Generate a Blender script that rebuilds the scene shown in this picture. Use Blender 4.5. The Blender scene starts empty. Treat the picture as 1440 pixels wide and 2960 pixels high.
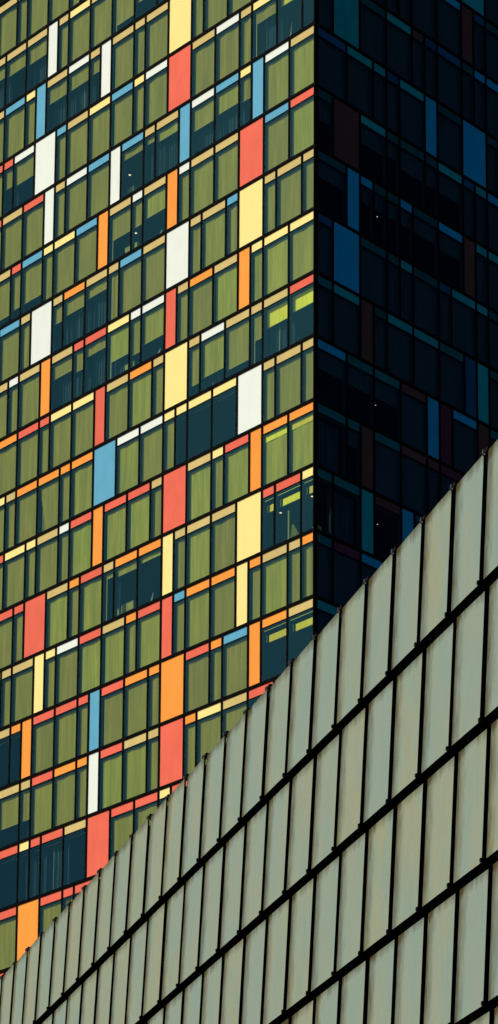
import bpy, math, random
from mathutils import Matrix, Vector
random.seed(11)
SC = bpy.context.scene
COL = SC.collection
CAMZ = 1.6
PI = math.pi

# ------------------------------------------------------------------ materials
MATS = {}
def new_mat(name):
    m = bpy.data.materials.new(name); m.use_nodes = True
    nt = m.node_tree; nt.nodes.clear()
    out = nt.nodes.new('ShaderNodeOutputMaterial')
    MATS[name] = m
    return m, nt, out
def N(nt, t, **kw):
    n = nt.nodes.new(t)
    for k, v in kw.items(): setattr(n, k, v)
    return n
def principled(nt, out, rough=.5, spec=.5, metal=0.):
    b = N(nt, 'ShaderNodeBsdfPrincipled')
    b.inputs['Roughness'].default_value = rough
    b.inputs['Specular IOR Level'].default_value = spec
    b.inputs['Metallic'].default_value = metal
    nt.links.new(b.outputs[0], out.inputs[0])
    return b
def mixcol(nt, fac, a, b, mode='MIX'):
    m = N(nt, 'ShaderNodeMix', data_type='RGBA', blend_type=mode)
    for sock, v in ((m.inputs['Factor'], fac), (m.inputs['A'], a), (m.inputs['B'], b)):
        if isinstance(v, (int, float)): sock.default_value = v
        elif isinstance(v, tuple): sock.default_value = (*v, 1) if len(v) == 3 else v
        else: nt.links.new(v, sock)
    return m.outputs['Result']
def noise(nt, scale, detail=3., vec=None, rough=.5):
    n = N(nt, 'ShaderNodeTexNoise')
    n.inputs['Scale'].default_value = scale; n.inputs['Detail'].default_value = detail
    n.inputs['Roughness'].default_value = rough
    if vec is not None: nt.links.new(vec, n.inputs['Vector'])
    return n.outputs['Fac']
def ramp(nt, fac, a, b, ca=(0,0,0), cb=(1,1,1)):
    r = N(nt, 'ShaderNodeValToRGB')
    r.color_ramp.elements[0].position = a; r.color_ramp.elements[1].position = b
    r.color_ramp.elements[0].color = (*ca, 1); r.color_ramp.elements[1].color = (*cb, 1)
    nt.links.new(fac, r.inputs[0]); return r.outputs[0]
def coords(nt, scale=(1,1,1)):
    """world position turned per object by a random offset, stretched"""
    tc = N(nt, 'ShaderNodeTexCoord'); oi = N(nt, 'ShaderNodeObjectInfo')
    mul = N(nt, 'ShaderNodeVectorMath', operation='SCALE'); mul.inputs[0].default_value = (37, 19, 53)
    nt.links.new(oi.outputs['Random'], mul.inputs['Scale'])
    add = N(nt, 'ShaderNodeVectorMath', operation='ADD')
    nt.links.new(tc.outputs['Object'], add.inputs[0]); nt.links.new(mul.outputs[0], add.inputs[1])
    mp = N(nt, 'ShaderNodeMapping'); mp.inputs['Scale'].default_value = scale
    nt.links.new(add.outputs[0], mp.inputs[0])
    return mp.outputs[0], oi.outputs['Random'], tc.outputs['Object']

def paint(name, c, rough=.75, var=.05, spec=.03):
    m, nt, out = new_mat(name)
    b = principled(nt, out, rough, spec)
    v, rnd, _ = coords(nt, (1.2, 1.2, .6))
    n = noise(nt, 1.2, 3, v)
    lo = tuple(x*(1-var*1.1) for x in c); hi = tuple(min(1, x*(1+var*.6)) for x in c)
    cc = ramp(nt, n, .32, .68, lo, hi)
    v2, _, _ = coords(nt, (11, 11, .9))
    st = ramp(nt, noise(nt, 1., 3, v2), .62, .8)
    dirt = mixcol(nt, .045, (1, 1, 1), (.45, .38, .3))
    c2 = mixcol(nt, st, cc, mixcol(nt, 1., cc, dirt, 'MULTIPLY'))
    hs = N(nt, 'ShaderNodeHueSaturation'); mr = N(nt, 'ShaderNodeMapRange')
    mr.inputs['To Min'].default_value = 1-var; mr.inputs['To Max'].default_value = 1+var
    nt.links.new(rnd, mr.inputs['Value']); nt.links.new(mr.outputs[0], hs.inputs['Value'])
    nt.links.new(c2, hs.inputs['Color']); nt.links.new(hs.outputs[0], b.inputs['Base Color'])
    bp = N(nt, 'ShaderNodeBump'); bp.inputs['Strength'].default_value = .04
    nt.links.new(noise(nt, .9, 2, v), bp.inputs['Height']); nt.links.new(bp.outputs[0], b.inputs['Normal'])
    return m

paint('tan', (.62, .48, .185))
paint('white', (.80, .86, .78), var=.02)
paint('yellow', (.98, .79, .29), var=.02)
paint('blue', (.12, .40, .58))
paint('orange', (.94, .33, .055), var=.04)
paint('red', (.80, .145, .09), var=.06)
paint('shade_teal', (.0, .155, .22), var=.1)  # shade_ paints: the shaded front's dimness and blue cast put into the colour
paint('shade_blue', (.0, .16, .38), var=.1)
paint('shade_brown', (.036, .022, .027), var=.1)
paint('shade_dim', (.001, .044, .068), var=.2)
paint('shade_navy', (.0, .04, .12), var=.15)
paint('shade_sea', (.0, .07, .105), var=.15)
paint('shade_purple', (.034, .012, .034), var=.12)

m, nt, out = new_mat('black_metal')
b = principled(nt, out, .5, .01); b.inputs['Base Color'].default_value = (.0022, .0022, .0026, 1)
v, _, _ = coords(nt, (2, 2, 2)); nt.links.new(ramp(nt, noise(nt, 3, 3, v), .3, .7, (.6,)*3, (.85,)*3), b.inputs['Roughness'])
m, nt, out = new_mat('cavity_black')
b = principled(nt, out, .9, .0); b.inputs['Base Color'].default_value = (.0015, .0015, .002, 1)
m, nt, out = new_mat('clamp_steel')
b = principled(nt, out, .7, .03); b.inputs['Base Color'].default_value = (.006, .007, .008, 1)
m, nt, out = new_mat('fin_steel')
b = principled(nt, out, .35, .5, .4); b.inputs['Base Color'].default_value = (.22, .22, .2, 1)
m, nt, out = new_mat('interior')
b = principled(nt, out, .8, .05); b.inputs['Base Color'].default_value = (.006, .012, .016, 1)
m, nt, out = new_mat('reveal')
b = principled(nt, out, .8, .05); b.inputs['Base Color'].default_value = (.012, .030, .04, 1)

def glass(name, tint, refl, gcol):
    m, nt, out = new_mat(name)
    tr = N(nt, 'ShaderNodeBsdfTransparent'); tr.inputs[0].default_value = (*tint, 1)
    gl = N(nt, 'ShaderNodeBsdfGlossy'); gl.inputs['Roughness'].default_value = .015
    gl.inputs[0].default_value = (*gcol, 1)
    v, _, _ = coords(nt, (.6, .6, .35))
    bp = N(nt, 'ShaderNodeBump'); bp.inputs['Strength'].default_value = .05; bp.inputs['Distance'].default_value = .05
    nt.links.new(noise(nt, 1.1, 2, v), bp.inputs['Height']); nt.links.new(bp.outputs[0], gl.inputs['Normal'])
    mx = N(nt, 'ShaderNodeMixShader'); mx.inputs[0].default_value = refl
    nt.links.new(tr.outputs[0], mx.inputs[1]); nt.links.new(gl.outputs[0], mx.inputs[2])
    nt.links.new(mx.outputs[0], out.inputs[0])
glass('glass', (.80, .86, .80), .10, (.13, .55, .74))
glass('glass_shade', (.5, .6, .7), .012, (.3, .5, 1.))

def blind(name, c1, c2):
    m, nt, out = new_mat(name)
    b = principled(nt, out, .8, .1)
    v, rnd, _ = coords(nt, (3.4, 3.4, .28))
    n = ramp(nt, noise(nt, 1.3, 3, v, .55), .35, .72)
    base = mixcol(nt, n, c1, c2)
    v3, _, _ = coords(nt, (90, 90, 60))
    fine = ramp(nt, noise(nt, 1., 1, v3), .3, .7, (.88,)*3, (1.1,)*3)
    base = mixcol(nt, 1., base, fine, 'MULTIPLY')
    hs = N(nt, 'ShaderNodeHueSaturation'); mr = N(nt, 'ShaderNodeMapRange')
    mr.inputs['To Min'].default_value = .84; mr.inputs['To Max'].default_value = 1.16
    nt.links.new(rnd, mr.inputs['Value']); nt.links.new(mr.outputs[0], hs.inputs['Value'])
    mh = N(nt, 'ShaderNodeMapRange'); mh.inputs['To Min'].default_value = .478; mh.inputs['To Max'].default_value = .508
    nt.links.new(rnd, mh.inputs['Value']); nt.links.new(mh.outputs[0], hs.inputs['Hue'])
    nt.links.new(base, hs.inputs['Color']); nt.links.new(hs.outputs[0], b.inputs['Base Color'])
blind('blind_green', (.265, .275, .022), (.40, .385, .036))
blind('blind_edge', (.42, .50, .10), (.50, .56, .12))
blind('blind_sunlit', (.75, .74, .03), (.95, .9, .05))  # lit copy of the blind, direct sun put into its colour
blind('blind_shade', (.010, .036, .048), (.018, .054, .066))  # shaded copy of the blind, the front's shade put into its colour
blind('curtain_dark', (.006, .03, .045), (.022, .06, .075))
blind('curtain_pale', (.20, .25, .17), (.34, .36, .22))
blind('furniture', (.30, .34, .06), (.36, .40, .08))
m, nt, out = new_mat('lamp_glow')
e = N(nt, 'ShaderNodeEmission'); e.inputs[0].default_value = (1, .82, .5, 1); e.inputs[1].default_value = 1.6
nt.links.new(e.outputs[0], out.inputs[0])

def mth(op, a, bb, clamp=False):
    n = N(nt, 'ShaderNodeMath', operation=op, use_clamp=clamp)
    for i, q in enumerate((a, bb)):
        if isinstance(q, (int, float)): n.inputs[i].default_value = q
        else: nt.links.new(q, n.inputs[i])
    return n.outputs[0]
# weathered cladding of the near building: local x runs over the panel, z down it
m, nt, out = new_mat('cladding')
b = principled(nt, out, .8, .05)
v, rnd, ob = coords(nt, (1, 1, 1))
vs, _, _ = coords(nt, (8, 8, 1.9)); vb, _, _ = coords(nt, (2.2, 2.2, .55)); vf, _, _ = coords(nt, (42, 42, 16))
base = mixcol(nt, ramp(nt, noise(nt, 1., 4, vb), .38, .64), (.25, .26, .165), (.18, .26, .22))
base = mixcol(nt, mth('MULTIPLY', ramp(nt, noise(nt, 1., 5, vs, .62), .40, .75), .55), base, (.24, .305, .26))
base = mixcol(nt, ramp(nt, noise(nt, 1., 3, vf, .7), .3, .75, (.35,)*3, (0,)*3), base, (.22, .22, .13))
mr = N(nt, 'ShaderNodeMapRange'); mr.inputs['To Min'].default_value = 0; mr.inputs['To Max'].default_value = .55
nt.links.new(rnd, mr.inputs['Value'])
base = mixcol(nt, mr.outputs[0], base, (.19, .26, .235))
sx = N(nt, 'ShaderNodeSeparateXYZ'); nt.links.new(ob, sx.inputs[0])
# brown darkening with ragged edge down the left side and patches under the upper joint
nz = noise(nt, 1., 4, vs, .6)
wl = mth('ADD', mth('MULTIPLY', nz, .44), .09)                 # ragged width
brown_l = mth('DIVIDE', mth('SUBTRACT', wl, sx.outputs[0]), .34, True)
brown_t = mth('DIVIDE', mth('SUBTRACT', mth('MULTIPLY', noise(nt, .8, 4, vs, .6), .42), mth('MULTIPLY', sx.outputs[2], -1.)), .20, True)
brown_mask = mth('ADD', mth('MULTIPLY', brown_l, .92), mth('MULTIPLY', brown_t, .7), True)
base = mixcol(nt, brown_mask, base, (.052, .044, .016))
spots = ramp(nt, noise(nt, 5., 2, vb), .78, .82)
base = mixcol(nt, mth('MULTIPLY', spots, .5), base, (.10, .08, .04))
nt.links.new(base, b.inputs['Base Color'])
bp = N(nt, 'ShaderNodeBump'); bp.inputs['Strength'].default_value = .12; bp.inputs['Distance'].default_value = .02
nt.links.new(nz, bp.inputs['Height']); nt.links.new(bp.outputs[0], b.inputs['Normal'])
m, nt, out = new_mat('backing')
b = principled(nt, out, .5, .3); b.inputs['Base Color'].default_value = (.17, .22, .22, 1)

m, nt, out = new_mat('paving')
b = principled(nt, out, .85, .2)
tc = N(nt, 'ShaderNodeTexCoord')
br = N(nt, 'ShaderNodeTexBrick'); br.inputs['Scale'].default_value = 1.; br.inputs['Mortar Size'].default_value = .01
br.inputs['Color1'].default_value = (.22, .21, .2, 1); br.inputs['Color2'].default_value = (.27, .26, .24, 1); br.inputs['Mortar'].default_value = (.07, .07, .07, 1)
nt.links.new(tc.outputs['Object'], br.inputs[0])
nt.links.new(mixcol(nt, .5, br.outputs[0], ramp(nt, noise(nt, .3, 5, tc.outputs['Object']), .3, .7, (.15,)*3, (.3,)*3)), b.inputs['Base Color'])
m, nt, out = new_mat('concrete')
b = principled(nt, out, .8, .2); v, _, _ = coords(nt, (.5, .5, .5))
nt.links.new(ramp(nt, noise(nt, 1, 5, v), .3, .7, (.06,)*3, (.09,)*3), b.inputs['Base Color'])

# ------------------------------------------------------------------ mesh helpers
class MB:
    def __init__(s): s.v = []; s.f = []; s.m = []; s.mats = []; s.smooth = False
    def mi(s, mat):
        if mat not in s.mats: s.mats.append(mat)
        return s.mats.index(mat)
    def box(s, x0, x1, y0, y1, z0, z1, mat, bev=0.):
        i = len(s.v); k = s.mi(mat)
        if bev <= 0:
            s.v += [(x0,y0,z0),(x1,y0,z0),(x1,y1,z0),(x0,y1,z0),(x0,y0,z1),(x1,y0,z1),(x1,y1,z1),(x0,y1,z1)]
            fs = [(0,1,5,4),(1,2,6,5),(2,3,7,6),(3,0,4,7),(4,5,6,7),(3,2,1,0)]
        else:  # front face chamfered
            e = bev
            s.v += [(x0,y0+e,z0),(x1,y0+e,z0),(x1,y1,z0),(x0,y1,z0),(x0,y0+e,z1),(x1,y0+e,z1),(x1,y1,z1),(x0,y1,z1),
                    (x0+e,y0,z0+e),(x1-e,y0,z0+e),(x1-e,y0,z1-e),(x0+e,y0,z1-e)]
            fs = [(8,9,10,11),(0,1,9,8),(1,5,10,9),(5,4,11,10),(4,0,8,11),(1,2,6,5),(2,3,7,6),(3,0,4,7),(4,5,6,7),(3,2,1,0)]
        for f in fs: s.f.append(tuple(i+a for a in f)); s.m.append(k)
    def grid(s, pts, nx, nz, mat):
        i = len(s.v); k = s.mi(mat); s.v += pts
        for b_ in range(nz):
            for a in range(nx):
                q = i + b_*(nx+1) + a
                s.f.append((q, q+1, q+nx+2, q+nx+1)); s.m.append(k)
    def poly(s, pts, mat):
        i = len(s.v); s.v += pts; s.f.append(tuple(range(i, i+len(pts)))); s.m.append(s.mi(mat))
    def shift(s, dx, dy, dz):
        s.v = [(a+dx, b_+dy, c+dz) for a, b_, c in s.v]; return s
    def add(s, o, M=None):
        i = len(s.v)
        s.v += [tuple(M @ Vector(p)) for p in o.v] if M is not None else o.v
        for f, k in zip(o.f, o.m):
            s.f.append(tuple(i+a for a in f)); s.m.append(s.mi(o.mats[k]))
    def build(s, name, parent=None, M=None, smooth=False):
        me = bpy.data.meshes.new(name); me.from_pydata(s.v, [], s.f)
        for mt in s.mats: me.materials.append(MATS[mt])
        me.polygons.foreach_set('material_index', s.m)
        if smooth: me.polygons.foreach_set('use_smooth', [True]*len(s.f))
        me.update()
        o = bpy.data.objects.new(name, me); COL.objects.link(o)
        if parent is not None: o.parent = parent
        if M is not None: o.matrix_local = M
        return o
def empty(name, M):
    o = bpy.data.objects.new(name, None); COL.objects.link(o); o.matrix_world = M; o.empty_display_size = 2
    return o

# ------------------------------------------------------------------ camera (solved from the photograph's lines)
F, TH, RO, CX, CY = 7876.33, .19247, .01694, 935.947, 2151.653
r_ = Vector((math.cos(RO), math.sin(RO)*math.sin(TH), -math.sin(RO)*math.cos(TH)))
u_ = Vector((math.sin(RO), -math.cos(RO)*math.sin(TH), math.cos(RO)*math.cos(TH)))
f_ = Vector((0, math.cos(TH), math.sin(TH)))
cam = bpy.data.objects.new('camera', bpy.data.cameras.new('camera')); COL.objects.link(cam)
MC = Matrix(((r_.x, u_.x, -f_.x, 0), (r_.y, u_.y, -f_.y, 0), (r_.z, u_.z, -f_.z, CAMZ), (0, 0, 0, 1)))
cam.matrix_world = MC
cd = cam.data; cd.sensor_fit = 'VERTICAL'; cd.sensor_height = 24; cd.sensor_width = 24
cd.lens = F/2960*24; cd.shift_x = -CX/2960; cd.shift_y = CY/2960; cd.clip_start = .5; cd.clip_end = 5000
SC.camera = cam
def proj(p):
    d = Vector(p) - Vector((0, 0, CAMZ)); y = d.dot(f_)
    return 720+CX+F*d.dot(r_)/y, 1480+CY-F*d.dot(u_)/y
def shown(corners, behind_wall=True):
    """picture area (px) of a quad that is inside the frame and above the near wall"""
    a, b_, c, d = [Vector(q) for q in corners]; n = 0; K = 6
    for i in range(K):
        for j in range(K):
            s, t = (i+.5)/K, (j+.5)/K
            x, y = proj(a.lerp(b_, s).lerp(d.lerp(c, s), t))
            if 0 < x < 1440 and 0 < y < 2960 and (not behind_wall or y < 2829-1.098*x): n += 1
    P = [proj(q) for q in (a, b_, c, d)]
    ar = abs(sum(P[i][0]*P[(i+1) % 4][1]-P[(i+1) % 4][0]*P[i][1] for i in range(4)))/2
    return ar*n/K/K

# ------------------------------------------------------------------ tower
AX, D, Z0 = -.09701, 129.434, 91.778 + CAMZ
BL, WL, OL = -.85394, .99396, -.02105
BR, WR, OR = BL + PI/2, .99573, .36844
H = 3.6
C = Vector((D*math.sin(AX), D*math.cos(AX), 0))
tL = Vector((math.sin(BL), math.cos(BL), 0)); tR = Vector((math.sin(BR), math.cos(BR), 0))
def frame(xdir, org):
    y = Vector((-xdir.y, xdir.x, 0))
    return Matrix(((xdir.x, y.x, 0, org.x), (xdir.y, y.y, 0, org.y), (0, 0, 1, org.z), (0, 0, 0, 1)))
ML = frame(-tL, C)          # x right along the left front, y into the building, z up
MR = frame(tR, C)
tower = empty('office_tower', ML)
tower['label'] = 'tall tower with green blinds and scattered red, orange, yellow, white and blue panels'
tower['category'] = 'tower'
RIGHT_IN_LEFT = ML.inverted() @ MR
HM, TT = .062, .088          # half mullion, half transom
STRIP_B, THIN = .585, .635   # strip bottom and thin rail below it, metres under the floor line

LROWS = {
-4: '2tG 2wG 2tG 1bF 2tG 2yG 2tG 2tG 2tG 2tG 1tG 1tG 2tG 2tG 1tG 2tG 2bG 2tG',
-3: '2tG 2oG 2tG 2rF 2tG 2wG 1tDc 2tp60 2tp80v 2tG 2yG 1tG 1wF 2tp35k 2tp30 2tp25k 2tG',
-2: '2tG 2wG 1tG 2tG 2tG 1tG 2yF 2tG 1tG 2tGv 1wF 1tp30 2wp33k 2tp33k 1bF 1yG 2bG 1tG 2bG',
-1: '1tD 2tp18Ys 2yp25vc 1tG 2wG 2tG 2rF 2wG 1yG 2bGv 2yG 2tG 1bG 2wF 2wp45 1rp40k 2rG',
0: '2tG 2wG 1bF 1yp45 2bp40c 2wp45c 1bF 2tp20c 1tp12c 2bp15ls 1wF 2bG 2wG 1tG 1wF 2rG 2tG 2rG',
1: '2rG 2bG 2rF 2tG 2tG 1wG 1oF 2tp45s 1wp50l 2tp50vs 1oF 2bG 2yG 1yG 2bp75k 1rp75 2tp80 1tG',
2: '1tG 2tG 1tG 2yF 1bG 2tG 1tG 2wF 2tG 2bG 1tGv 2tp20c 2op30k 1tp35c 2wF 1tG 2bG 2tG',
3: '2yG 2yG 1yGv 1oF 2tG 2oG 1tG 1rF 2wp60s 1wp70s 2yp60vk 2rp20c 1rp40k 2tp30c 1oF 2tG 1wG 2tG',
4: '2rp30Y 2tp35Yk 1tp50v 2tp80k 2wp70k 1tp75c 2yF 1tG 2oG 2tGv 1rF 2yG 2yG 1rG 2rG 2oG 2wG',
5: '1tG 2tG 1tG 2wF 2yDq 2yDq 1yDq 1yG 2wG 2wG 2bF 2oG 1oG 2oGt 2oG 1tG 2yG',
6: '2oGy 2oGy 1oF 2rG 1yG 2tG 2rF 1tG 2rG 2rGv 1oF 2rG 1wG 2tG 1yG 2yG 2rG',
7: '1yLl 2rLls 1rL 2yF 2tG 2tG 1tG 1yF 2op10s 2op15ls 1tp10vc 2rG 1oG 2tG 2rF 1rG 2rG',
8: '1oG 1tG 2tG 1oGv 1yF 2oG 2oG 1bG 1rF 2rG 1oG 2tGv 2rG 2wG 1yG 1yF 2tG 1tG 2tG',
9: '2tL 2oL 1oF 2bG 1oG 2rG 2oF 1oG 2oG 2rGv 1bF 1rG 2rG 2rG 1oF 1oDq 2tDq',
10: '1tG 2tG 2rD 2tG 2yG 1oG 2rF 1tG 2tG 2rGv 1wF 1oG 2oG 2rG 1tp60k 2tp60 2rG',
11: '1tG 2tG 2tG 2oG 2tG 2rG 1yG 2rG 2rG 2rF 2tDq 2rDqk 1rDqc 1yDqc 2rDq 2tG',
12: '2tG 2oG 2tG 2rG 1tG 2tG 2rG 2tG 2tG 2rG 1rG 2rG 2oF 2rG 2tG',
13: '2tG 2tG 1rG 2oG 2tG 2tG 2rG 2tG 2tG 2tG 1tG 2tG 2tG 1rG 1rG 2oG',
}
RROWS = {
-4: '2dG 1dG 2dG 2mG 2dG 2dG 2dG',
-3: '2dG 2dG 2dG 2dG 2dG 1dG 2TF 2dG',
-2: '2dG 2dG 1dG 1dG 1dG 2dG 2BG 1NF 1mG 2dG',
-1: '1dG 2TF 2dG 2TG 1nG 1mG 2mG 1dG 1BG 2BG',
0: '2mG 2TG 1TG 1mG 2TG 1BF 2dG 2BF 1dG 1dG',
1: '1dp40 2NF 2Tp35 1dp30 2dp40 1dp40 2Tp40 1mG 1TG 2BG',
2: '2dp30 1BF 1Bp30 1dp30l 1dp30 1Bp30 2dp30 2Bp35 1NF 1TG 2TG',
3: '1mG 2BF 2dG 1dG 1TG 2dG 1mG 2TG 1TG 2dG',
4: '1eG 2TG 1NF 1dG 2TG 2TG 2eG 1mF 1TF 2dG',
5: '2Bp35 2ep35 2ep35l 2NG 1BF 1PF 2BG 1NF 1eG 1dG',
6: '2eDc 1ep30 1NF 2eG 2NG 1NG 2PG 2dG 2dG',
7: '1eDs 2eDc 1TF 2NDls 1BF 2dG 2dG 2dG 2dG',
8: '1eG 2PG 2BG 2dG 2dG 2dG 2dG 2dG',
9: '2TG 2dG 2BG 2dG 1TG 2dG 2dG 2dG',
10: '2dG 2mG 1dG 2TG 2dG 2dG 2dG 2dG',
}
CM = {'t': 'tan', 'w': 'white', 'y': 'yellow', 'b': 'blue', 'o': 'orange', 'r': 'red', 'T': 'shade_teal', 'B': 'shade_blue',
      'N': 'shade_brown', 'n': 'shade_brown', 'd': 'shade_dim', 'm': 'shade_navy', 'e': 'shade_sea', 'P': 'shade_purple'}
CN = {'t': 'tan', 'w': 'white', 'y': 'pale yellow', 'b': 'light blue', 'o': 'orange', 'r': 'red', 'T': 'teal', 'B': 'deep blue',
      'N': 'dark brown', 'n': 'dark brown', 'd': 'dull dark teal', 'm': 'navy blue', 'e': 'dark sea green', 'P': 'dark purple'}
def pad(s, total, pal):
    toks = s.split(); n = sum(int(t[0]) for t in toks)
    while n < total:
        w = min(random.choice((1, 2, 2)), total-n)
        toks.append('%d%s%s' % (w, random.choice(pal), random.choice('GGGGGF') if w == 1 else 'G')); n += w
    return toks

def curtain_mesh(w, h, pale, shade):
    """wavy hanging cloth, local x 0..w, z 0..-h, with a few pale folds"""
    mb = MB(); nx = max(12, int(w*22)); pts = []
    ph = random.random()*6
    for j in range(2):
        for i in range(nx+1):
            x = w*i/nx
            pts.append((x, .035*math.sin(x*19+ph)+.02*math.sin(x*47), -h*j))
    mb.grid([(a, b_, c) for a, b_, c in pts], nx, 1, 'curtain_dark')
    if pale:
        for q in range(random.choice((1, 1, 2, 3))):
            x = random.uniform(.25, w-.2); ww = random.choice((.02, .03, .05)); n = 8; pts = []
            top = random.choice((0, 0, .15))*h
            for j in range(n+1):
                z = -top-(h-top)*j/n; sway = .03*math.sin(j*.5+q)*j/n
                pts += [(x+sway, -.07, z), (x+sway+ww, -.085, z)]
            mb.grid(pts, 1, n, 'curtain_pale')
    return mb
def blind_mesh(x0, x1, h, mat, tilt=0., drop=1.):
    nx, nz = 8, 6; pts = []; ph = random.random()*6; amp = random.choice((0, .006, .012, .02))
    lw = random.choice((0, 0, .01, .03))
    for j in range(nz+1):
        for i in range(nx+1):
            s = i/nx; z = -h*j/nz
            x = x0+(x1-x0)*s
            if i == 0: x += lw*math.sin(j*1.1+ph)*j/nz + tilt*j/nz*(x1-x0)
            zz = z + (tilt*.5*(1-s)*j/nz)
            pts.append((x, amp*math.sin(s*9+ph), zz))
    mb = MB(); mb.grid(pts, nx, nz, mat)
    return mb

cells = []   # (area, side, kind, ...) gathered first so that the largest 100 become parts
def facade(side, rows, w, off, total, pal):
    for k in sorted(rows):
        u = 0
        for tk in pad(rows[k], total, pal):
            n = int(tk[0]); col = tk[1]; st = tk[2]; rest = tk[3:]
            if side == 'L': x0, x1 = -((u+n)*w+off), -(u*w+off)
            else: x0, x1 = (u*w+off if u else .20), (u+n)*w+off
            cells.append(dict(side=side, k=k, u=u, n=n, col=col, st=st, fl=rest, x0=x0, x1=x1, z=Z0-H*k))
            u += n
facade('L', LROWS, WL, OL, 34, 'tttyorwb')
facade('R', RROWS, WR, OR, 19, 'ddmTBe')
for c in cells:
    M = ML if c['side'] == 'L' else MR
    q = lambda z0, z1: [M @ Vector((c['x0'], 0, z0)), M @ Vector((c['x1'], 0, z0)), M @ Vector((c['x1'], 0, z1)), M @ Vector((c['x0'], 0, z1))]
    c['a_win'] = shown(q(c['z']-H, c['z']-.6)); c['a_str'] = shown(q(c['z']-.6, c['z']))
wins = sorted([c for c in cells if c['st'] != 'F'], key=lambda c: -c['a_win'])
strs = sorted([c for c in cells if c['st'] != 'F'], key=lambda c: -c['a_str'])
for i, c in enumerate(wins): c['win_part'] = i < 100 and c['a_win'] > 0
for i, c in enumerate(strs): c['str_part'] = i < 100 and c['a_str'] > 0
rest_win, rest_pane, rest_blind, rest_curt, rest_str, rest_tall = MB(), MB(), MB(), MB(), MB(), MB()
lamps, posts = [], []

def place(mb, name, c, local, parent, rest, label=None, M2=None, smooth=False):
    """local = offset in the front's own frame"""
    FM = Matrix.Identity(4) if c['side'] == 'L' else RIGHT_IN_LEFT
    if parent is None:
        rest.add(mb, FM @ Matrix.Translation(local)); return None
    if parent is tower: o = mb.build(name, tower, FM @ Matrix.Translation(local), smooth)
    else: o = mb.build(name, parent, Matrix.Translation(local), smooth)
    if label: o['label'] = label
    return o

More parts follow.
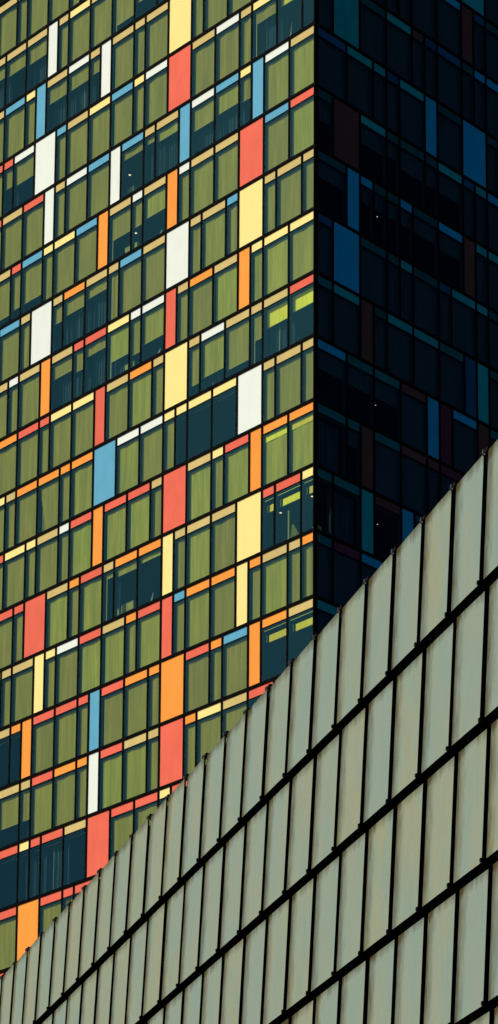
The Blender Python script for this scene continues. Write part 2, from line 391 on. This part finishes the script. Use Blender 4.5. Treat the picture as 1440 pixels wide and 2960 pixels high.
for c in cells:
    x0, x1, z = c['x0'], c['x1'], c['z']; W = x1-x0; sh = c['side'] == 'R'
    mat = CM[c['col']]; fl = c['fl']; zb = -H
    if sh and c['u'] == 0: pass
    if c['st'] == 'F':
        mb = MB()
        mb.box(HM, W-HM, .042, .12, zb+TT, -TT, mat, .006)
        mb.box(0, HM, 0, .2, zb+TT, -TT, 'black_metal'); mb.box(W-HM, W, 0, .2, zb+TT, -TT, 'black_metal')
        mb.box(0, W, -.012, .2, -TT, 0, 'black_metal'); mb.box(0, W, -.012, .2, zb, zb+TT, 'black_metal')
        vis = c['a_win']+c['a_str'] > 0
        place(mb, 'tall_panel', c, Vector((x0, 0, z)), tower if vis else None, rest_tall,
              '%s %s panel a whole storey high' % ('narrow' if c['n'] == 1 else 'wide', CN[c['col']]))
        continue
    # spandrel strip with its surround
    mb = MB()
    mb.box(HM, W-HM, .042, .12, -STRIP_B, -TT, mat, .006)
    mb.box(0, HM, 0, .2, -STRIP_B, -TT, 'black_metal'); mb.box(W-HM, W, 0, .2, -STRIP_B, -TT, 'black_metal')
    mb.box(0, W, -.012, .2, -TT, 0, 'black_metal'); mb.box(0, W, .004, .2, -THIN, -STRIP_B, 'black_metal')
    place(mb, 'spandrel_panel', c, Vector((x0, 0, z)), tower if c['str_part'] else None, rest_str, '%s strip panel above a window' % CN[c['col']])
    # window: frame mesh, then pane, blind, curtain as its own pieces
    mb = MB(); t, bt = -THIN, zb+TT; y1 = .17
    mb.box(0, HM, 0, y1, bt, t, 'black_metal'); mb.box(W-HM, W, 0, y1, bt, t, 'black_metal')
    mb.box(0, W, -.012, y1, zb, bt, 'black_metal')
    # inner reveal lining
    mb.box(HM, HM+.012, .030, .24, bt, t, 'reveal'); mb.box(W-HM-.012, W-HM, .030, .24, bt, t, 'reveal')
    mb.box(HM+.012, W-HM-.012, .030, .24, t-.012, t, 'reveal')
    org = Vector((x0, 0, z)); par = tower if c['win_part'] else None
    win = place(mb, 'window', c, org, par, rest_win)
    off = Vector((0, 0, 0)) if win else org
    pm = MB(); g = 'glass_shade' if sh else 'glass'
    pm.poly([(HM, .022, bt), (W-HM, .022, bt), (W-HM, .022, t), (HM, .022, t)], g)
    place(pm, 'pane', c, off, win, rest_pane)
    L_, R_ = HM+.02, W-HM-.014; hh = (t-bt)
    lit = 'Y' in fl
    frac = 1. if c['st'] == 'G' else (float(fl[:2])/100 if c['st'] == 'p' else 0)
    if 'v' in fl:
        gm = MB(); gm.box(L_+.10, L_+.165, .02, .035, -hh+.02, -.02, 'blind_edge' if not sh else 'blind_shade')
        place(gm, 'side_rail', c, off+Vector((0, .15, t)), win, rest_blind)
        L_ += .18
    if frac:
        bm_ = 'blind_shade' if sh else ('blind_sunlit' if lit else 'blind_green')
        h = (hh-.02)*frac if frac < 1 else hh-.015
        bmh = blind_mesh(L_, R_, h, bm_, tilt=.28 if 't' in fl else 0.)
        if frac < 1 and not sh: bmh.box(L_, R_, -.008, .008, -h-.022, -h, 'blind_edge')
        place(bmh, 'blind', c, off+Vector((0, .175 if not lit else .26, t-.01)), win, rest_blind, smooth=False)
    if 'y' in fl:      # brighter yellow strip, sunlight painted on the blind's head
        ym = MB(); ym.box(L_+.05, R_, .0, .02, -.40, -.03, 'blind_sunlit'); place(ym, 'blind_head', c, off+Vector((0, .150, t)), win, rest_blind)
    if c['st'] == 'L':  # raised blind, direct sun put into its yellow, with its rail behind
        ym = MB(); ym.box(.34, R_-.0, .29, .31, -.70, -.32, 'blind_sunlit'); ym.box(.14, R_, .11, .12, -.135, -.10, 'blind_edge')
        ym.box(.14, .22, .27, .29, -.68, -.30, 'blind_sunlit')
        place(ym, 'blind', c, off+Vector((0, 0, t)), win, rest_blind)
    if 'q' in fl and not sh:
        ym = MB(); ym.box(.18, R_, .24, .27, -.13, -.11, 'curtain_pale')
        place(ym, 'curtain_rail', c, off+Vector((0, 0, t)), win, rest_curt)
    if 'c' in fl or 'k' in fl:
        cm = curtain_mesh(W-.15, hh-.05, 'k' in fl, sh)
        place(cm, 'curtain', c, off+Vector((.075, .55, t-.02)), win, rest_curt)
    if 'l' in fl: lamps.append((c, W, t))
    if 's' in fl and c['a_win'] > 0: posts.append((c, W, bt))
for mb, nm in ((rest_win, 'window'), (rest_str, 'spandrel_panel'), (rest_tall, 'tall_panel')):
    if mb.v:
        o = mb.build(nm, tower, Matrix.Identity(4)); o['kind'] = 'stuff'
        if nm == 'window':
            for m2, n2 in ((rest_pane, 'pane'), (rest_blind, 'blind'), (rest_curt, 'curtain')):
                if m2.v: q = m2.build(n2, o, Matrix.Identity(4)); q['kind'] = 'stuff'
# things seen inside the rooms
CELL = {(c['side'], c['k'], c['u']): c for c in cells}
def FMof(c): return Matrix.Identity(4) if c['side'] == 'L' else RIGHT_IN_LEFT
def seen(c, fx, dz, depth=None, zceil=None):
    """where the sight line through a point of the window ends inside the room (front's own frame)"""
    M = ML @ FMof(c); p = Vector((c['x0']+(c['x1']-c['x0'])*fx, 0, c['z']+dz))
    e = M.inverted() @ Vector((0, 0, CAMZ)); d = p-e
    s = depth/d.y if depth is not None else (c['z']+zceil-p.z)/d.z
    return p+d*s
LAMPS = [('L', 0, 14, .42, -2.35), ('L', 1, 14, .45, -2.6), ('L', 7, 1, .24, -1.85), ('L', 7, 0, .86, -1.75),
         ('R', 2, 4, .25, -2.0), ('R', 5, 4, .04, -2.2), ('R', 7, 4, .1, -1.7)]
for sd, k, u, fx, dz in LAMPS:
    c = CELL.get((sd, k, u))
    if not c: continue
    n = 10; mb = MB(); rr = .07 if sd == 'L' else .035
    for i in range(n):
        a_, b2 = 2*PI*i/n, 2*PI*(i+1)/n
        A = [(q*math.cos(t_), q*math.sin(t_)) for q in (rr, rr*1.3) for t_ in (a_, b2)]
        mb.poly([(*A[2], -.015), (*A[3], -.015), (*A[3], .03), (*A[2], .03)], 'fin_steel')
        mb.poly([(*A[0], -.012), (*A[1], -.012), (*A[3], -.015), (*A[2], -.015)], 'fin_steel')
    mb.poly([(rr*math.cos(2*PI*i/n), rr*math.sin(2*PI*i/n), -.012) for i in range(n)][::-1], 'lamp_glow')
    mb.build('ceiling_lamp', tower, FMof(c) @ Matrix.Translation(seen(c, fx, dz, zceil=-.53)))
def cabinet(w, h):
    mb = MB(); mb.box(0, w, 0, .4, .05, h-.03, 'furniture', .008); mb.box(-.015, w+.015, -.015, .41, h-.03, h, 'furniture', .004)
    for a in (.02, w-.05): mb.box(a, a+.03, .03, .06, 0, .05, 'furniture')
    mb.box(w/2-.004, w/2+.004, -.004, 0, .09, h-.06, 'interior'); return mb
def papers(w, h):
    mb = MB(); lean = w*.55
    mb.v = [(0, 0, 0), (w, 0, 0), (w, .03, 0), (0, .03, 0), (lean, .10, h), (lean+w*.3, .10, h), (lean+w*.3, .12, h), (lean, .12, h)]
    for f in [(0,1,5,4),(1,2,6,5),(2,3,7,6),(3,0,4,7),(4,5,6,7),(3,2,1,0)]: mb.f.append(f); mb.m.append(mb.mi('curtain_pale'))
    mb.box(-.02, w+.02, -.03, .15, -.02, 0, 'curtain_pale'); return mb
def board(w, h):
    mb = MB(); mb.box(0, w, 0, .04, 0, h, 'furniture', .004); mb.box(w, w+.08, .0, .015, h*.38, h*.39, 'clamp_steel'); mb.box(-.04, w+.04, -.04, .08, -.03, 0, 'furniture'); return mb
def cloth(w, h):
    mb = MB(); n = 10; pts = []
    for j in range(7):
        q = j/6
        for i in range(n+1):
            s_ = i/n; pts.append((w*.18+(s_-.18)*w*(.22+.78*q), .06*math.sin(s_*22)*(.3+q), h*(1-q)))
    mb.grid(pts, n, 6, 'blind_edge'); return mb
THINGS = [
 ('L', 0, 14, .32, .52*1.05, .34, cabinet, 'cabinet', 'cabinet', 'low olive cabinet in the dark window between the tall white panel and the bright lamp'),
 ('L', 1, 15, .76, .45, .36, cabinet, 'cabinet', 'cabinet', 'olive cabinet corner low in the half blinded window right of the upper narrow orange panel'),
 ('L', 1, 14, .36, .22, .34, cabinet, 'box', 'box', 'small olive box in the narrow lamp lit window under a white strip'),
 ('L', 1, 12, .76, .12, .30, papers, 'desk_sign', 'desk sign', 'pale wedge shaped card on the sill left of the upper narrow orange panel'),
 ('L', 3, 15, .84, .28, .36, cabinet, 'box', 'box', 'olive box in the window under a yellow strip just left of two white strips'),
 ('L', 3, 14, .30, .18, .34, cabinet, 'box', 'box', 'narrow olive box in the slim window beneath a short white strip'),
 ('L', 3, 12, .74, .16, .36, papers, 'desk_sign', 'desk sign', 'pale leaning cards at the sill left of the upper narrow red panel'),
 ('L', 7, 14, .36, 1.0, .52, cabinet, 'cabinet', 'cabinet', 'broad olive cabinet in the large dark window under the left of two orange strips'),
 ('L', 7, 14, .18, .14, .40, cabinet, 'box', 'box', 'slim pale olive box just left of the wide olive cabinet'),
 ('L', 7, 12, .58, .14, .52, papers, 'desk_sign', 'desk sign', 'pale pointed card in the large dark window left of the narrow yellow panel'),
 ('L', -1, 1, .52, .10, .95, papers, 'desk_sign', 'desk sign', 'tall pale spike shaped card in the topmost dark window beside the corner'),
 ('L', 7, 1, .50, .13, 1.60, board, 'upright_board', 'board', 'tall narrow olive board standing in the lamp lit window near the corner'),
 ('L', 7, 1, .62, .62, .72, cloth, 'draped_cloth', 'cloth', 'white cloth hanging in folds beside the tall narrow olive board'),
 ('R', 7, 0, .06, .28, .25, cabinet, 'box', 'box', 'small brown box low in the first shaded window behind the corner'),
]
for sd, k, u, fx, w_, h_, fn, nm, cat, lab in THINGS:
    c = CELL.get((sd, k, u))
    if not c: print('no cell', sd, k, u); continue
    dep = .50
    p = seen(c, fx, -H+TT, depth=dep)
    mb = fn(w_, h_); o = mb.build(nm); o.matrix_world = ML @ FMof(c) @ Matrix.Translation((p.x, dep, p.z-.01))
    o['label'] = lab; o['category'] = cat
# solid parts: slabs, core, corner post, plain lower shaft, roof
SZ = 35.
for k in range(-4, 15):
    mb = MB(); z = Z0-H*k
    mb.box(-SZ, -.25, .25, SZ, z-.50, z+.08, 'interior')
    mb.build('floor_slab', tower, Matrix.Identity(4))
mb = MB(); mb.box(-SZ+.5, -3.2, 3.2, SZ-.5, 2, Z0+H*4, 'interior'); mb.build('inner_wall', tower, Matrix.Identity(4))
mb = MB(); mb.box(-.058, .012, -.016, .205, Z0-H*14, Z0+H*4, 'black_metal'); mb.box(-.058, .012, .205, .262, Z0-H*14, Z0+H*4, 'black_metal')
mb.build('corner_post', tower, Matrix.Identity(4))
mb = MB(); zt = Z0-H*14
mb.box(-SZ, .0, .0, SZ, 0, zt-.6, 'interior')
for k in range(15, 26):
    z = Z0-H*k
    if z > 1: mb.box(-SZ-.02, .02, -.02, SZ+.02, z-.6, z, 'black_metal')
for i in range(35):
    mb.box(-i-.06, -i+.06, -.05, -.021, .2, zt-.6, 'black_metal')
mb.build('lower_shaft', tower, Matrix.Identity(4))
mb = MB(); mb.box(-SZ-.3, .05, -.05, SZ, Z0+H*4+.002, Z0+H*4+1.2, 'black_metal'); mb.build('roof', tower, Matrix.Identity(4))
mb = MB(); mb.box(-SZ-.2, -SZ, .2, SZ, zt-.6, Z0+H*4, 'concrete'); mb.box(-SZ, -.2, SZ, SZ+.2, zt-.6, Z0+H*4, 'concrete')
mb.build('rear_wall', tower, Matrix.Identity(4))

# ------------------------------------------------------------------ near building
AW, DW, ZW, BW, HW, PR, ZBG = -.02905, 37.3023, 19.4297+CAMZ, -.45156, 2.13329, .1034, .0394
Cw = Vector((DW*math.sin(AW), DW*math.cos(AW), 0)); dw = Vector((math.sin(BW), math.cos(BW), 0))
MW = frame(-dw, Cw)
hall = empty('clad_building', MW)
hall['label'] = 'lower building in front clad in weathered pale panels with black joints'
hall['category'] = 'building'
PW = 1.2; G = .086
ROWS_Z = 10
def clad_mesh(w, h, top):
    """one lapped sheet: top tucked in, foot kicked out, thin, with a slightly bowed face"""
    mb = MB(); nx, nz = 6, 4; th = .035; fr = []; bk = []
    dl = .030 if top else 0.; z0 = 0. if top else .05
    for j in range(nz+1):
        for i in range(nx+1):
            s = i/nx; q = j/nz
            bow = -.002*math.sin(PI*s)
            zz = -z0-(h-z0)*q - dl*(1-s)*(1-q)
            y = -PR*q + bow
            fr.append((w*s, y, zz)); bk.append((w*s, y+th, zz))
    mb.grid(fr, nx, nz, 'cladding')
    n = len(fr); k = mb.mi('cavity_black'); mb.v += bk
    for b_ in range(nz):
        for a in range(nx):
            q = n+b_*(nx+1)+a; mb.f.append((q, q+nx+1, q+nx+2, q+1)); mb.m.append(k)
    def side(ids):
        for a, b_ in zip(ids, ids[1:]): mb.f.append((a, a+n, b_+n, b_)); mb.m.append(k)
    side(list(range(0, nx+1))); side([nz*(nx+1)+i for i in range(nx, -1, -1)])
    side([j*(nx+1) for j in range(nz, -1, -1)]); side([j*(nx+1)+nx for j in range(nz+1)])
    return mb
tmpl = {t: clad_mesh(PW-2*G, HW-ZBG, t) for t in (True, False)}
mesh_of = {}
nclad = nrest = 0
rest = MB()
vis_list = []
for r in range(ROWS_Z):
    for j in range(-4, 30):
        x0 = -PW*(j+1)+G
        q = [MW @ Vector((x0, 0, ZW-HW*r)), MW @ Vector((x0+PW-2*G, 0, ZW-HW*r)), MW @ Vector((x0+PW-2*G, -PR, ZW-HW*(r+1))), MW @ Vector((x0, -PR, ZW-HW*(r+1)))]
        a = shown(q, False)
        vis_list.append((a, r, j, x0))
vis_list.sort(reverse=True)
for idx, (a, r, j, x0) in enumerate(vis_list):
    top = r == 0
    dx, dz, dy = random.uniform(-.006, .006), random.uniform(-.004, .004), random.uniform(-.006, .006)
    M = Matrix.Translation((x0+dx, dy, ZW-HW*r+dz)) @ Matrix.Rotation(random.uniform(-.004, .004), 4, 'Y')
    if a > 0 and idx < 100:
        if top not in mesh_of:
            o = tmpl[top].build('cladding_panel', hall, M); mesh_of[top] = o.data
        else:
            o = bpy.data.objects.new('cladding_panel', mesh_of[top]); COL.objects.link(o); o.parent = hall; o.matrix_local = M
        if top:
            bk = MB(); bk.box(.0, PW-2*G-.15, .045, .052, -.35, .004, 'backing'); s_ = bk.build('backing_sheet', o, Matrix.Identity(4))
    else: rest.add(tmpl[top], M)
if rest.v:
    o = rest.build('cladding_panel', hall, Matrix.Identity(4)); o['kind'] = 'stuff'
# clamps at the joints
def top_clamp():
    mb = MB()
    mb.box(-.105, -.050, -.036, .08, -.030, .026, 'clamp_steel', .004)
    mb.box(.012, .095, -.022, .08, -.036, .026, 'clamp_steel', .004)
    mb.box(-.050, .012, .0, .08, -.030, .018, 'clamp_steel')
    mb.box(-.030, -.018, -.040, .0, -.050, .022, 'fin_steel')
    mb.box(-.012, .022, -.030, -.018, -.070, -.058, 'fin_steel')
    return mb
def foot_clamp():
    mb = MB()
    mb.box(-.108, -.072, -PR-.022, -PR+.03, -.01, .055, 'clamp_steel', .004)
    mb.box(-.114, -.108, -PR-.024, -PR+.0, -.005, .05, 'fin_steel')
    return mb
tc_, fc_ = top_clamp(), foot_clamp(); dtc = dfc = None
for j in range(-1, 26):
    M = Matrix.Translation((-PW*j, 0, ZW))
    if dtc is None: o = tc_.build('clamp', hall, M); dtc = o.data
    else: o = bpy.data.objects.new('clamp', dtc); COL.objects.link(o); o.parent = hall; o.matrix_local = M
nf = 0
for r in range(1, 6):
    for j in range(-2, 26):
        p = MW @ Vector((-PW*j, 0, ZW-HW*r)); x, y = proj(p)
        if -20 < x < 1460 and y < 2980 and nf < 70:
            M = Matrix.Translation((-PW*j, 0, ZW-HW*r+ZBG)); nf += 1
            if dfc is None: o = fc_.build('foot_clamp', hall, M); dfc = o.data
            else: o = bpy.data.objects.new('foot_clamp', dfc); COL.objects.link(o); o.parent = hall; o.matrix_local = M
mb = MB(); mb.box(-PW*30, PW*4, .16, .30, 0, ZW+.005, 'cavity_black'); mb.build('backing_wall', hall, Matrix.Identity(4))
mb = MB()
for j in range(-4, 31): mb.box(-PW*j-.04, -PW*j+.04, .085, .155, .3, ZW-.004, 'cavity_black')
mb.build('support_rails', hall, Matrix.Identity(4))
mb = MB(); mb.box(-PW*30, PW*4, .301, 12, 0, ZW-.8, 'concrete'); mb.box(-PW*30, PW*4, .301, .6, ZW-.799, ZW-.30, 'concrete')
mb.build('building_body', hall, Matrix.Identity(4))

# ------------------------------------------------------------------ ground
mb = MB(); mb.poly([(-1500, -1500, 0), (1500, -1500, 0), (1500, 1500, 0), (-1500, 1500, 0)], 'paving')
g = mb.build('ground'); g['kind'] = 'structure'

# ------------------------------------------------------------------ light
s_dir = Vector((-.80, -.10, .56)).normalized()
elev = math.asin(s_dir.z); az = math.atan2(s_dir.x, s_dir.y)
sun = bpy.data.objects.new('sun', bpy.data.lights.new('sun', 'SUN')); COL.objects.link(sun)
sun.data.energy = 4.4; sun.data.angle = math.radians(.6); sun.data.color = (1, .94, .84)
sun.rotation_euler = s_dir.to_track_quat('Z', 'Y').to_euler()
w = bpy.data.worlds.new('World'); SC.world = w; w.use_nodes = True
nt = w.node_tree; bg = nt.nodes['Background']
sky = nt.nodes.new('ShaderNodeTexSky'); sky.sky_type = 'NISHITA'; sky.sun_disc = False
sky.sun_elevation = elev; sky.sun_rotation = az
nt.links.new(sky.outputs[0], bg.inputs[0]); bg.inputs[1].default_value = .05
SC.view_settings.view_transform = 'Standard'; SC.view_settings.look = 'None'
SC.view_settings.gamma = 1; SC.view_settings.exposure = 0.
SC.cycles.max_bounces = 6; SC.cycles.transparent_max_bounces = 16
SC.cycles.use_denoising = True
